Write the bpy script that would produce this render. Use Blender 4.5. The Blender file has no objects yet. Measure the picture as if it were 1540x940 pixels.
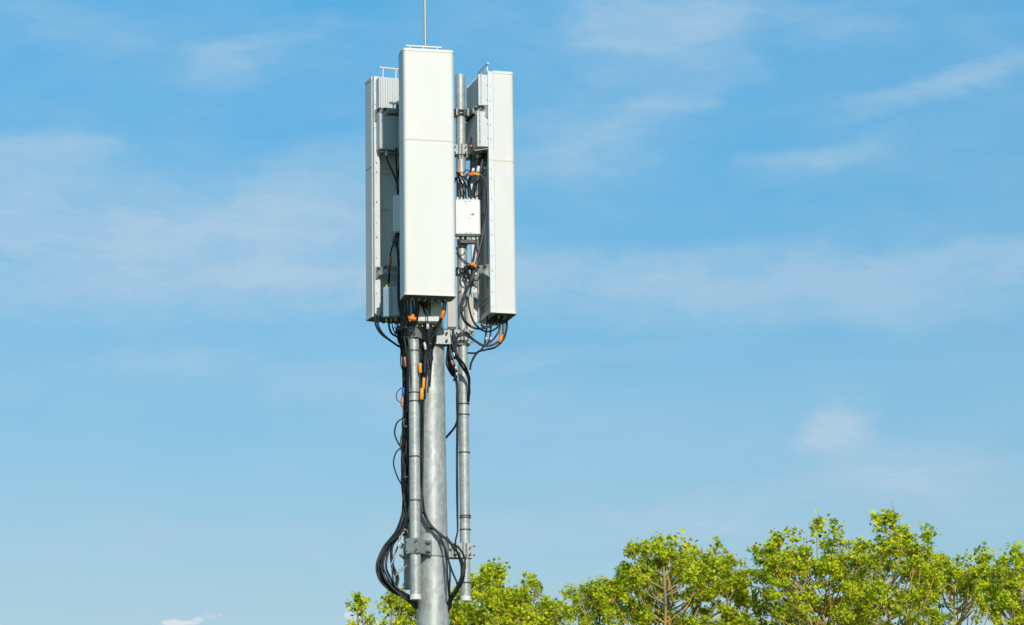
import bpy, math, random
from mathutils import Vector, Matrix, Euler
R = math.radians
random.seed(7)
S = bpy.context.scene
COL = S.collection

# ------------------------------------------------------------------ camera
F = 5010.0                      # focal length in photo pixels (photo 1540 x 940)
PITCH, ROLL = 12.6, -0.8
MY = 30.0                       # distance of the mast from the camera
cam_d = bpy.data.cameras.new("camera")
cam = bpy.data.objects.new("camera", cam_d)
COL.objects.link(cam)
cam_d.sensor_width = 36.0
cam_d.lens = 36.0 * F / 1540.0
cam_d.clip_start = 0.1
cam_d.clip_end = 20000
CAMR = Matrix.Rotation(R(90 + PITCH), 3, 'X') @ Matrix.Rotation(R(ROLL), 3, 'Z')
cam.matrix_world = Matrix.Translation((0, 0, 1.6)) @ CAMR.to_4x4()
S.camera = cam
CL = Vector((0, 0, 1.6))

def ray(px, py):
    return (CAMR @ Vector(((px - 770) / F, -(py - 470) / F, -1))).normalized()

def P(px, py, v=0.0):
    """photo pixel at a depth v metres behind the mast axis -> world point"""
    d = ray(px, py)
    return CL + d * ((MY + v) / d.y)

# ------------------------------------------------------------------ light
SUN_AZ, SUN_EL = 165.0, 27.0     # clockwise from +Y
sd = Vector((math.sin(R(SUN_AZ)) * math.cos(R(SUN_EL)), math.cos(R(SUN_AZ)) * math.cos(R(SUN_EL)), math.sin(R(SUN_EL))))
sun_d = bpy.data.lights.new("sun", 'SUN')
sun_d.energy = 3.4
sun_d.angle = R(0.55)
sun_d.color = (1.0, 0.94, 0.84)
sun = bpy.data.objects.new("sun", sun_d)
sun.rotation_euler = sd.to_track_quat('Z', 'Y').to_euler()
sun.location = (10, -10, 30)
COL.objects.link(sun)
S.view_settings.view_transform = 'Standard'
S.view_settings.look = 'None'
S.view_settings.exposure = 0.0
S.view_settings.gamma = 1.0

W = bpy.data.worlds.new("World")
S.world = W
W.use_nodes = True
nt = W.node_tree
nt.nodes.clear()
N = nt.nodes.new
LK = nt.links.new
out = N('ShaderNodeOutputWorld')
bg = N('ShaderNodeBackground')
bg.inputs['Strength'].default_value = 0.1
LK(bg.outputs[0], out.inputs[0])
sky = N('ShaderNodeTexSky')
sky.sky_type = 'NISHITA'
sky.sun_disc = False
sky.sun_elevation = R(SUN_EL)
sky.sun_rotation = R(SUN_AZ)
sky.altitude = 0
sky.air_density = 1.0
sky.dust_density = 0.3
sky.ozone_density = 2.2
tint = N('ShaderNodeMix'); tint.data_type = 'RGBA'; tint.blend_type = 'MULTIPLY'
tint.inputs[0].default_value = 1.0
LK(sky.outputs[0], tint.inputs[6])
SKY_TINT = (1.0, 1.0, 1.0, 1)
tint.inputs[7].default_value = SKY_TINT
tc = N('ShaderNodeTexCoord')
sep = N('ShaderNodeSeparateXYZ')
LK(tc.outputs['Generated'], sep.inputs[0])
def M(op, a, b=None, c=None):
    n = N('ShaderNodeMath'); n.operation = op
    for i, q in enumerate((a, b, c)):
        if q is None: continue
        if isinstance(q, (int, float)): n.inputs[i].default_value = q
        else: LK(q, n.inputs[i])
    return n.outputs[0]
az = M('ARCTAN2', sep.outputs[0], sep.outputs[1])
el = M('ARCSINE', sep.outputs[2])
cmb = N('ShaderNodeCombineXYZ')
LK(az, cmb.inputs[0]); LK(el, cmb.inputs[1])
def noise(vec, sx, sy, scale, detail=6, rough=0.55, off=0.0):
    mp = N('ShaderNodeMapping')
    mp.inputs['Scale'].default_value = (sx, sy, 1)
    mp.inputs['Location'].default_value = (off, off * .7, off * 1.3)
    LK(vec, mp.inputs[0])
    n = N('ShaderNodeTexNoise')
    n.inputs['Scale'].default_value = scale
    n.inputs['Detail'].default_value = detail
    n.inputs['Roughness'].default_value = rough
    LK(mp.outputs[0], n.inputs['Vector'])
    return n
wn = noise(cmb.outputs[0], 1, 2.4, 24, 7, 0.58, 3.0)
wv = N('ShaderNodeVectorMath'); wv.operation = 'SUBTRACT'
LK(wn.outputs['Color'], wv.inputs[0]); wv.inputs[1].default_value = (.5, .5, .5)
ws = N('ShaderNodeVectorMath'); ws.operation = 'MULTIPLY'
LK(wv.outputs[0], ws.inputs[0]); ws.inputs[1].default_value = (0.052, 0.021, 0)
wa = N('ShaderNodeVectorMath'); wa.operation = 'ADD'
LK(cmb.outputs[0], wa.inputs[0]); LK(ws.outputs[0], wa.inputs[1])
WV = wa.outputs[0]
# cloud banks in azimuth / elevation: centre (photo px), half sizes (px), tilt, amount
CL_B = [(180, 330, 420, 60, 4, .25), (900, 400, 300, 40, 0, .2), (150, 830, 500, 40, 0, .16), (1180, 740, 300, 30, 4, .2), (700, 545, 420, 20, 3, .12), (400, 60, 200, 30, 14, .14), (1020, 150, 140, 30, 20, .2), (60, 255, 170, 60, 8, .42), (470, 300, 190, 75, 14, .36), (250, 385, 540, 105, 0, .50),
        (560, 430, 330, 60, 0, .22), (270, 545, 190, 26, 2, .28), (520, 600, 330, 30, -3, .16),
        (980, 45, 190, 85, -8, .42), (1190, 30, 190, 60, -15, .22), (1400, 130, 190, 26, 14, .36),
        (1235, 235, 150, 36, 10, .30), (860, 235, 160, 40, 12, .22), (1180, 430, 600, 66, 0, .50),
        (1275, 645, 85, 52, 10, .58), (1340, 695, 150, 60, -20, .36), (1480, 760, 160, 50, 0, .3), (1250, 660, 60, 40, 0, .2), (1360, 720, 200, 60, 0, .28), (1080, 780, 90, 22, 30, .2), (320, 100, 70, 40, 20, .20),
        (110, 50, 130, 40, -10, .14), (760, 800, 700, 45, 1, .16), (274, 938, 46, 22, 0, .9),
        (545, 940, 36, 20, 0, .8), (1060, 790, 240, 26, -5, .20), (300, 800, 500, 30, 0, .12), (1450, 930, 300, 40, 0, .3)]
acc = None; cum = None
for (px, py, hw, hh, ang, amt) in CL_B:
    d = ray(px, py)
    mp = N('ShaderNodeMapping'); mp.vector_type = 'TEXTURE'
    mp.inputs['Location'].default_value = (math.atan2(d.x, d.y), math.asin(d.z), 0)
    mp.inputs['Rotation'].default_value = (0, 0, R(ang))
    mp.inputs['Scale'].default_value = (hw / F * 1.25, hh / F * 1.25, 1)
    LK(WV, mp.inputs[0])
    ln = N('ShaderNodeVectorMath'); ln.operation = 'LENGTH'
    LK(mp.outputs[0], ln.inputs[0])
    mr = N('ShaderNodeMapRange'); mr.interpolation_type = 'SMOOTHSTEP'
    mr.inputs[1].default_value = 1.0; mr.inputs[2].default_value = 0.1 if hh > 20 else 0.5
    mr.inputs[3].default_value = 0.0; mr.inputs[4].default_value = min(amt * 1.55, 1.3)
    LK(ln.outputs['Value'], mr.inputs[0])
    if amt >= .8: cum = mr.outputs[0] if cum is None else M('ADD', cum, mr.outputs[0])
    else: acc = mr.outputs[0] if acc is None else M('ADD', acc, mr.outputs[0])
fine = noise(WV, 1, 3.2, 30, 8, 0.62, 11.0)
fr = N('ShaderNodeMapRange'); fr.inputs[1].default_value = .28; fr.inputs[2].default_value = .72
fr.inputs[3].default_value = 0.32; fr.inputs[4].default_value = 1.25
LK(fine.outputs[0], fr.inputs[0])
broad = noise(WV, 1, 3.5, 9, 6, 0.55, 5.0)
br = N('ShaderNodeMapRange'); br.inputs[1].default_value = .38; br.inputs[2].default_value = .72
br.inputs[3].default_value = 0.0; br.inputs[4].default_value = 0.42
LK(broad.outputs[0], br.inputs[0])
wisp = M('ADD', M('MULTIPLY', acc, fr.outputs[0]), M('MULTIPLY', br.outputs[0], fr.outputs[0]))
wisp = M('SMOOTH_MIN', wisp, .72, .5)
mask = M('ADD', wisp, M('MULTIPLY', cum, fr.outputs[0]))
mask.node.use_clamp = True
cm = N('ShaderNodeMix'); cm.data_type = 'RGBA'
LK(mask, cm.inputs[0])
el_mr = N('ShaderNodeMapRange'); el_mr.inputs[1].default_value = R(6.5); el_mr.inputs[2].default_value = R(18)
LK(el, el_mr.inputs[0])
tm = N('ShaderNodeMix'); tm.data_type = 'RGBA'
LK(el_mr.outputs[0], tm.inputs[0])
tm.inputs[6].default_value = (.93, .90, .82, 1); tm.inputs[7].default_value = (.50, 1.22, 1.34, 1)
LK(tm.outputs[2], tint.inputs[7])
LK(tint.outputs[2], cm.inputs[6])
cr_ = N('ShaderNodeValToRGB')
cr_.color_ramp.elements[0].position = .66; cr_.color_ramp.elements[0].color = (.42, .60, .755, 1)
cr_.color_ramp.elements[1].position = .98; cr_.color_ramp.elements[1].color = (.70, .75, .82, 1)
LK(mask, cr_.inputs[0])
cs_ = N('ShaderNodeVectorMath'); cs_.operation = 'SCALE'; cs_.inputs['Scale'].default_value = 10
LK(cr_.outputs[0], cs_.inputs[0]); LK(cs_.outputs[0], cm.inputs[7])
LK(cm.outputs[2], bg.inputs[0])

# ------------------------------------------------------------------ materials
def mat(name, col, rough=0.5, metal=0.0, var=0.08, scale=8.0, bump=0.0, bscale=60.0, spec=0.5, stretch=1.0, spot=None, trans=0.0):
    m = bpy.data.materials.new(name)
    m.use_nodes = True
    t = m.node_tree
    b = t.nodes['Principled BSDF']
    b.inputs['Roughness'].default_value = rough
    b.inputs['Metallic'].default_value = metal
    b.inputs['Specular IOR Level'].default_value = spec
    co = t.nodes.new('ShaderNodeTexCoord')
    mp = t.nodes.new('ShaderNodeMapping'); mp.inputs['Scale'].default_value = (1, 1, stretch)
    t.links.new(co.outputs['Object'], mp.inputs[0])
    n = t.nodes.new('ShaderNodeTexNoise')
    n.inputs['Scale'].default_value = scale; n.inputs['Detail'].default_value = 6
    t.links.new(mp.outputs[0], n.inputs['Vector'])
    r = t.nodes.new('ShaderNodeValToRGB')
    lo = tuple(max(0, c * (1 - var)) for c in col) + (1,)
    hi = tuple(min(1, c * (1 + var)) for c in col) + (1,)
    r.color_ramp.elements[0].position = .3; r.color_ramp.elements[0].color = lo
    r.color_ramp.elements[1].position = .7; r.color_ramp.elements[1].color = hi
    t.links.new(n.outputs[0], r.inputs[0])
    last = r.outputs[0]
    if spot:
        v = t.nodes.new('ShaderNodeTexVoronoi'); v.inputs['Scale'].default_value = spot[0]
        t.links.new(mp.outputs[0], v.inputs['Vector'])
        sp = t.nodes.new('ShaderNodeSeparateColor')
        t.links.new(v.outputs['Color'], sp.inputs[0])
        mr = t.nodes.new('ShaderNodeMapRange')
        mr.inputs[3].default_value = 1 - spot[1]; mr.inputs[4].default_value = 1 + spot[1]
        t.links.new(sp.outputs[0], mr.inputs[0])
        mx = t.nodes.new('ShaderNodeVectorMath'); mx.operation = 'SCALE'
        t.links.new(last, mx.inputs[0]); t.links.new(mr.outputs[0], mx.inputs['Scale'])
        last = mx.outputs[0]
    t.links.new(last, b.inputs['Base Color'])
    if bump:
        n2 = t.nodes.new('ShaderNodeTexNoise'); n2.inputs['Scale'].default_value = bscale
        t.links.new(mp.outputs[0], n2.inputs['Vector'])
        bp = t.nodes.new('ShaderNodeBump'); bp.inputs['Strength'].default_value = bump; bp.inputs['Distance'].default_value = .01
        t.links.new(n2.outputs[0], bp.inputs['Height'])
        t.links.new(bp.outputs[0], b.inputs['Normal'])
    return m

M_RAD = mat('radome_white', (.72, .695, .655), .42, 0, .03, 4, spec=.4, stretch=.3)
M_CAP = mat('cap_white', (.74, .715, .66), .4, 0, .02, 6)
M_SEAM = mat('seam_cream', (.70, .66, .54), .5, 0, .05, 20)
M_CHA = mat('chassis_alu', (.70, .71, .71), .42, .0, .05, 10)
M_TRAY = mat('tray_alu', (.64, .66, .62), .5, .05, .06, 4)
M_SINK = mat('sink_paint', (.62, .64, .64), .45, .0, .03, 8)
M_BOX = mat('box_white', (.74, .74, .73), .4, 0, .02, 8)
M_BEIGE = mat('box_beige', (.55, .50, .43), .5, 0, .04, 10)
M_GREY = mat('box_grey', (.44, .48, .51), .5, 0, .05, 8)
M_LABEL = mat('label_blue', (.26, .36, .47), .4, 0, .05, 8)
M_GALV = mat('galvanised', (.425, .44, .42), .48, .25, .15, 5, .06, 30, spot=(34, .17), stretch=.6)
M_PIPE = mat('galvanised_pipe', (.43, .445, .42), .46, .25, .13, 9, .05, 50, spot=(55, .14))
M_BRK = mat('bracket_steel', (.34, .37, .35), .5, .3, .12, 30)
M_DARK = mat('dark_steel', (.05, .055, .06), .5, .4, .2, 30)
M_BOLT = mat('bolt_steel', (.30, .30, .29), .4, .7, .2, 60)
M_ROD = mat('rod_brass', (.50, .42, .27), .35, .5, .08, 20)
M_CAB = mat('cable_black', (.010, .011, .013), .42, 0, .3, 20, spec=.4)
M_CABG = mat('cable_grey', (.045, .047, .055), .4, 0, .2, 20)
M_SIL = mat('silver_tape', (.62, .60, .56), .4, .2, .15, 60)
M_ORA = mat('tag_orange', (.85, .22, .015), .45, 0, .1, 40)
M_YEL = mat('tag_amber', (.86, .34, .02), .45, 0, .1, 40)
M_RED = mat('tag_red', (.70, .10, .05), .45, 0, .1, 40)
M_PINK = mat('tag_faded_red', (.62, .20, .15), .5, 0, .1, 40)
M_BLUE = mat('tag_blue', (.02, .12, .42), .45, 0, .1, 40)
M_BRASS = mat('brass', (.60, .42, .15), .35, .7, .1, 40)
M_MARK = mat('print_grey', (.35, .37, .33), .6, 0, .05, 40)
M_MARKG = mat('print_green', (.16, .24, .06), .6, 0, .05, 40)
M_UNDER = mat('underside_shade_grey', (.13, .14, .15), .6, 0, .1, 20)  # dark grey carries the shade under the antennas in its colour
M_RUST = mat('rust', (.28, .10, .06), .8, 0, .3, 60)

# ------------------------------------------------------------------ mesh helpers
class MB:
    def __init__(s): s.v = []; s.f = []; s.sm = []; s.mk = []; s.lv = 0
    def add(s, vs, fs, smooth=False):
        o = len(s.v); s.v += [tuple(q) for q in vs]
        if not s.lv: s.mk.append((o, len(s.f)))
        s.f += [tuple(i + o for i in f) for f in fs]
        s.sm += [smooth] * len(fs)
    def box(s, c, size, rot=None):
        c = Vector(c); hx, hy, hz = size[0] / 2, size[1] / 2, size[2] / 2
        vs = [Vector((x, y, z)) for z in (-hz, hz) for x, y in ((-hx, -hy), (hx, -hy), (hx, hy), (-hx, hy))]
        if rot is not None: vs = [rot @ q for q in vs]
        s.add([q + c for q in vs], [(3, 2, 1, 0), (4, 5, 6, 7), (0, 1, 5, 4), (1, 2, 6, 5), (2, 3, 7, 6), (3, 0, 4, 7)])
    def bbox(s, c, size, r=.006, rot=None):
        """box with chamfered vertical and horizontal edges"""
        c = Vector(c); hx, hy, hz = [q / 2 for q in size]
        rings = []
        def ring(ix, z):
            a, b = hx - ix, hy - ix
            k = r
            return [Vector((-a, -b + k, z)), Vector((-a + k, -b, z)), Vector((a - k, -b, z)), Vector((a, -b + k, z)),
                    Vector((a, b - k, z)), Vector((a - k, b, z)), Vector((-a + k, b, z)), Vector((-a, b - k, z))]
        vs = ring(r, -hz) + ring(0, -hz + r) + ring(0, hz - r) + ring(r, hz)
        fs = [tuple(range(7, -1, -1)), tuple(range(24, 32))]
        for k in range(3):
            for i in range(8):
                j = (i + 1) % 8
                fs.append((k * 8 + i, k * 8 + j, k * 8 + 8 + j, k * 8 + 8 + i))
        if rot is not None: vs = [rot @ q for q in vs]
        s.add([q + c for q in vs], fs)
    def tube(s, *a, **k):
        s.mk.append((len(s.v), len(s.f))); s.lv += 1
        s._tube(*a, **k); s.lv -= 1
    def build_each(s, name, m, parent):
        mk = s.mk + [(len(s.v), len(s.f))]
        for (v0, f0), (v1, f1) in zip(mk, mk[1:]):
            q = MB(); q.v = s.v[v0:v1]; q.f = [tuple(i - v0 for i in f) for f in s.f[f0:f1]]; q.sm = s.sm[f0:f1]
            q.build(name, m, parent)
    def _tube(s, pts, rad, n=8, cap=True, smooth=True):
        pts = [Vector(p) for p in pts]
        if not isinstance(rad, (list, tuple)): rad = [rad] * len(pts)
        vs = []; up = None
        for i, p in enumerate(pts):
            a = pts[max(i - 1, 0)]; b = pts[min(i + 1, len(pts) - 1)]
            t = (b - a)
            if t.length < 1e-9: t = Vector((0, 0, 1))
            t.normalize()
            if up is None:
                up = Vector((0, 1, 0)) if abs(t.y) < .9 else Vector((1, 0, 0))
            x = up - t * up.dot(t)
            if x.length < 1e-6: x = t.orthogonal()
            x.normalize(); y = t.cross(x); up = x
            for k in range(n):
                an = 2 * math.pi * k / n
                vs.append(p + (x * math.cos(an) + y * math.sin(an)) * rad[i])
        fs = []
        for i in range(len(pts) - 1):
            for k in range(n):
                j = (k + 1) % n
                fs.append((i * n + k, i * n + j, i * n + n + j, i * n + n + k))
        s.add(vs, fs, smooth)
        if cap:
            L = len(pts) - 1
            s.add(vs[:n], [tuple(range(n - 1, -1, -1))]); s.add(vs[L * n:], [tuple(range(n))])
    def cyl(s, a, b, r, n=12, smooth=True): s.tube([a, b], r, n, True, smooth)
    def prism(s, prof, z0, z1, smooth=False):
        s.mk.append((len(s.v), len(s.f))); s.lv += 1
        n = len(prof)
        vs = [(x, y, z0) for x, y in prof] + [(x, y, z1) for x, y in prof]
        s.add(vs, [(i, (i + 1) % n, n + (i + 1) % n, n + i) for i in range(n)], smooth)
        s.add(vs, [tuple(range(n - 1, -1, -1)), tuple(range(n, 2 * n))]); s.lv -= 1
    def plate(s, poly, normal, th):
        """flat polygon (3-D points) given thickness th along normal"""
        nrm = Vector(normal).normalized() * th / 2
        n = len(poly)
        vs = [Vector(p) - nrm for p in poly] + [Vector(p) + nrm for p in poly]
        s.add(vs, [tuple(range(n - 1, -1, -1)), tuple(range(n, 2 * n))] + [(i, (i + 1) % n, n + (i + 1) % n, n + i) for i in range(n)])
    def build(s, name, m, parent=None):
        me = bpy.data.meshes.new(name)
        me.from_pydata(s.v, [], s.f)
        me.polygons.foreach_set('use_smooth', s.sm)
        me.materials.append(m)
        me.update()
        o = bpy.data.objects.new(name, me)
        COL.objects.link(o)
        if parent is not None: o.parent = parent
        return o

def tag(o, label=None, cat=None, group=None, kind=None):
    if label: o['label'] = label
    if cat: o['category'] = cat
    if group: o['group'] = group
    if kind: o['kind'] = kind
    return o
def empty(name, loc, label, cat, rz=0, group=None):
    o = bpy.data.objects.new(name, None); COL.objects.link(o)
    o.empty_display_size = .1
    o.location = loc; o.rotation_euler = (0, 0, rz)
    return tag(o, label, cat, group)

def spline(pts, seg=8):
    pts = [Vector(p) for p in pts]
    if len(pts) < 3:
        return pts
    q = [pts[0] * 2 - pts[1]] + pts + [pts[-1] * 2 - pts[-2]]
    o = []
    for i in range(1, len(q) - 2):
        p0, p1, p2, p3 = q[i - 1:i + 3]
        for k in range(seg):
            t = k / seg
            o.append(.5 * ((2 * p1) + (p2 - p0) * t + (2 * p0 - 5 * p1 + 4 * p2 - p3) * t * t + (3 * p1 - p0 - 3 * p2 + p3) * t ** 3))
    o.append(pts[-1])
    return o

# ------------------------------------------------------------------ ground
g = MB()
n = 24
gm = mat('grass_ground', (.07, .11, .03), .9, 0, .4, .6, .3, 3)
ext = 6000
g.add([(-ext, -ext, 0), (ext, -ext, 0), (ext, ext, 0), (-ext, ext, 0)], [(0, 1, 2, 3)])
tag(g.build('ground', gm), 'grass ground at the foot of the mast', 'ground', kind='structure')

# ------------------------------------------------------------------ mast
mc = P(649, 700, 0)
MX = mc.x
z930, z560 = P(649, 930).z, P(649, 560).z
def prad(z): return .1275 + (z560 - z) * (.147 - .1275) / (z560 - z930)
ZTOP = P(649, 122).z
mast = empty('mast', (MX, MY, 0), 'tapered galvanised steel monopole carrying the antennas, pipes and cables', 'mast')
b = MB()
prof = []
zz = [0, 2, 4, 5, 6, 7, 8, 9, 10, ZTOP]
b.tube([(0, 0, z) for z in zz], [max(prad(z), .085) for z in zz], 40)
b.build('pole', M_GALV, mast)
b = MB(); b.cyl((0, 0, 0.004), (0, 0, .04), .42, 32)
for k in range(8):
    a = k * math.pi / 4
    b.cyl((.34 * math.cos(a), .34 * math.sin(a), .04), (.34 * math.cos(a), .34 * math.sin(a), .1), .02, 8)
b.build('base_flange', M_GALV, mast)

# pipes (x, y relative to the mast axis)
LP = P(623.5, 700, -.27); RP = P(697.5, 640, .08); TP = P(613.5, 700, .02)
PIPES = {}
def make_pipe(pt, ytop, ybot, r, label, bands, v, capc=True):
    zt, zb = P(0, ytop, v).z, P(0, ybot, v).z
    # correct for roll: z from actual column
    pxc = 649
    e = empty('mounting_pipe', (pt.x, pt.y, zb), label, 'pipe', group='mounting pipes')
    h = zt - zb
    m = MB(); m.tube([(0, 0, .05), (0, 0, h)], r, 24); m.build('tube', M_PIPE, e)
    m = MB(); m.tube([(0, 0, 0), (0, 0, .055)], r + .003, 24); m.build('end_cap', M_CAP, e)
    for y in bands:
        z = P(pt.x and 650, y, v).z - zb
        q = MB(); q.tube([(0, 0, z - .006), (0, 0, z + .006)], r + .0035, 20)
        q.box((r + .006, -.01, z), (.012, .012, .014))
        q.build('strap', M_DARK, e)
    return e, zb, h
def zat(px, py, v): return P(px, py, v).z
def pipe(pt, px, ytop, ybot, r, label, bands, v):
    zt, zb = zat(px, ytop, v), zat(px, ybot, v)
    e = empty('mounting_pipe', (pt.x, pt.y, zb), label, 'pipe', group='mounting pipes round the mast')
    h = zt - zb
    m = MB(); m.tube([(0, 0, .04), (0, 0, h)], r, 28); m.build('tube', M_PIPE, e)
    m = MB(); m.tube([(0, 0, 0), (0, 0, .045)], r + .003, 24); m.build('end_cap', M_CAP, e)
    for y in bands:
        z = zat(px, y, v) - zb
        q = MB(); q.tube([(0, 0, z - .0055), (0, 0, z + .0055)], r + .0035, 24)
        q.box((r + .004, -.012, z), (.014, .012, .016))
        q.build('strap', M_DARK, e)
    return e, zb, h
pl, plz, plh = pipe(LP, 623, 120, 902, .049, 'galvanised mounting pipe in front of the mast on its left, white cap at its foot', (528, 591, 604, 687, 753), -.27)
pr, prz, prh = pipe(RP, 697, 113, 904, .046, 'galvanised mounting pipe standing clear on the right of the mast, bare top showing', (608, 624, 681, 776, 779, 797, 877), .08)
pt_, ptz, pth = pipe(TP, 611, 130, 886, .045, 'shaded mounting pipe half hidden behind the front left pipe', (760,), .02)
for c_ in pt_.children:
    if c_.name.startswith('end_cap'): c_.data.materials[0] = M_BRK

# collars joining the pipes to the mast
def collar(yc, v_h, nm, small):
    zc = zat(649, yc, 0)
    r = prad(zc) + .007
    hh = v_h / 2
    m = MB()
    # ring
    n = 40
    prof_o = [((r + .006) * math.cos(2 * math.pi * k / n), (r + .006) * math.sin(2 * math.pi * k / n)) for k in range(n)]
    m.prism(prof_o, zc - hh, zc + hh)
    m.build('collar', M_BRK, mast)
    for (pt, rr) in ((LP, .049), (RP, .046), (TP, .045)):
        d = Vector((pt.x - MX, pt.y - MY, 0)); L = d.length; d.normalize(); sd_ = Vector((-d.y, d.x, 0))
        q = MB()
        ang = math.atan2(d.y, d.x)
        rot = Matrix.Rotation(ang, 3, 'Z')
        for s_ in (-1, 1):
            q.box(d * ((r + L) / 2 + .005) + sd_ * s_ * (rr + .008) + Vector((0, 0, zc)), (L - r + .09, .008, v_h * .98), rot)
        q.box(d * (L + rr + .006) + Vector((0, 0, zc)), (.008, 2 * rr + .03, v_h), rot)
        q.box(d * (r + .018) + Vector((0, 0, zc)), (.012, 2 * rr + .08, v_h * 1.02), rot)
        br = q.build('clamp', M_BRK, mast)
        q = MB()
        for s_ in (-1, 1):
            for zz_ in (-.3, .3):
                c = d * (L - rr - .025) + sd_ * s_ * (rr + .008) + Vector((0, 0, zc + zz_ * v_h))
                q.cyl(c, c + sd_ * s_ * .03, .011, 6, False)
                c2 = d * (r + .018) + sd_ * s_ * (rr + .028) + Vector((0, 0, zc + zz_ * v_h))
                q.cyl(c2, c2 + d * .045, .009, 6, False)
                c3 = d * (L + rr + .006) + sd_ * s_ * (rr + .004) + Vector((0, 0, zc + zz_ * v_h))
                q.cyl(c3, c3 + d * .03, .008, 6, False)
        q.build_each('bolt', M_BOLT, br)
collar(507, .14, 'upper', False)
collar(828, .135, 'lower', False)
# wide front plate at the upper collar and the saddle round the left pipe
m = MB()
a = P(667, 507, -.13)
m.bbox((a.x - MX, a.y - MY, a.z), (.15, .012, .135), .003, Matrix.Rotation(R(10), 3, 'Z'))
m.box((a.x - MX + .07, a.y - MY + .05, a.z), (.012, .1, .13))
fp = m.build('mounting_plate', M_BRK, mast)
m = MB()
for dx in (.03,):
    for dz in (-.035, .035):
        c = Vector((a.x - MX + dx, a.y - MY - .006, a.z + dz))
        m.cyl(c, c + Vector((0, -.02, 0)), .012, 6, False)
m.build_each('bolt', M_DARK, fp)

# clamp hardware on the right pipe (threaded rods and plates)
def pipe_clamp(e, pt, zb, px, py, v, r, side):
    z = zat(px, py, v) - zb
    q = MB()
    q.box((0, -r - .012, z), (.12, .008, .09)); q.box((0, r + .012, z), (.12, .008, .09))
    q.build_each('clamp', M_BRK, e); c = e.children[-1]
    q = MB()
    for sx in (-.05, .05):
        for dz in (-.028, .028):
            q.cyl((sx, -r - .06, z + dz), (sx, r + .03, z + dz), .006, 6)
    for sx in (-.015, .015):
        q.cyl((sx, -r - .03, z - .07), (sx, -r - .03, z + .07), .005, 6)
    q.build_each('threaded_rod', M_BOLT, c)
pipe_clamp(pr, RP, prz, 694, 227, .08, .046, 1)
pipe_clamp(pr, RP, prz, 698, 507, .08, .046, 1)
pipe_clamp(pr, RP, prz, 700, 829, .08, .046, 1)
q = MB(); z = zat(691, 440, .08) - prz
q.box((-.02, -.047, z), (.03, .006, .014)); q.build('rust_mark', M_RUST, pr)

# lightning rod
p0 = P(639.5, 70, 0)
rod = empty('lightning_rod', (p0.x, MY, ZTOP + .002), 'thin tan lightning rod rising above the mast top out of the picture', 'lightning rod')
q = MB(); q.cyl((0, 0, 0), (0, 0, 1.35), .0105, 12); q.build('rod', M_ROD, rod)
q = MB(); q.cyl((0, 0, 0), (0, 0, .06), .028, 16); q.box((0, 0, .005), (.14, .05, .01)); q.build('base_clamp', M_BRK, rod)

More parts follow.
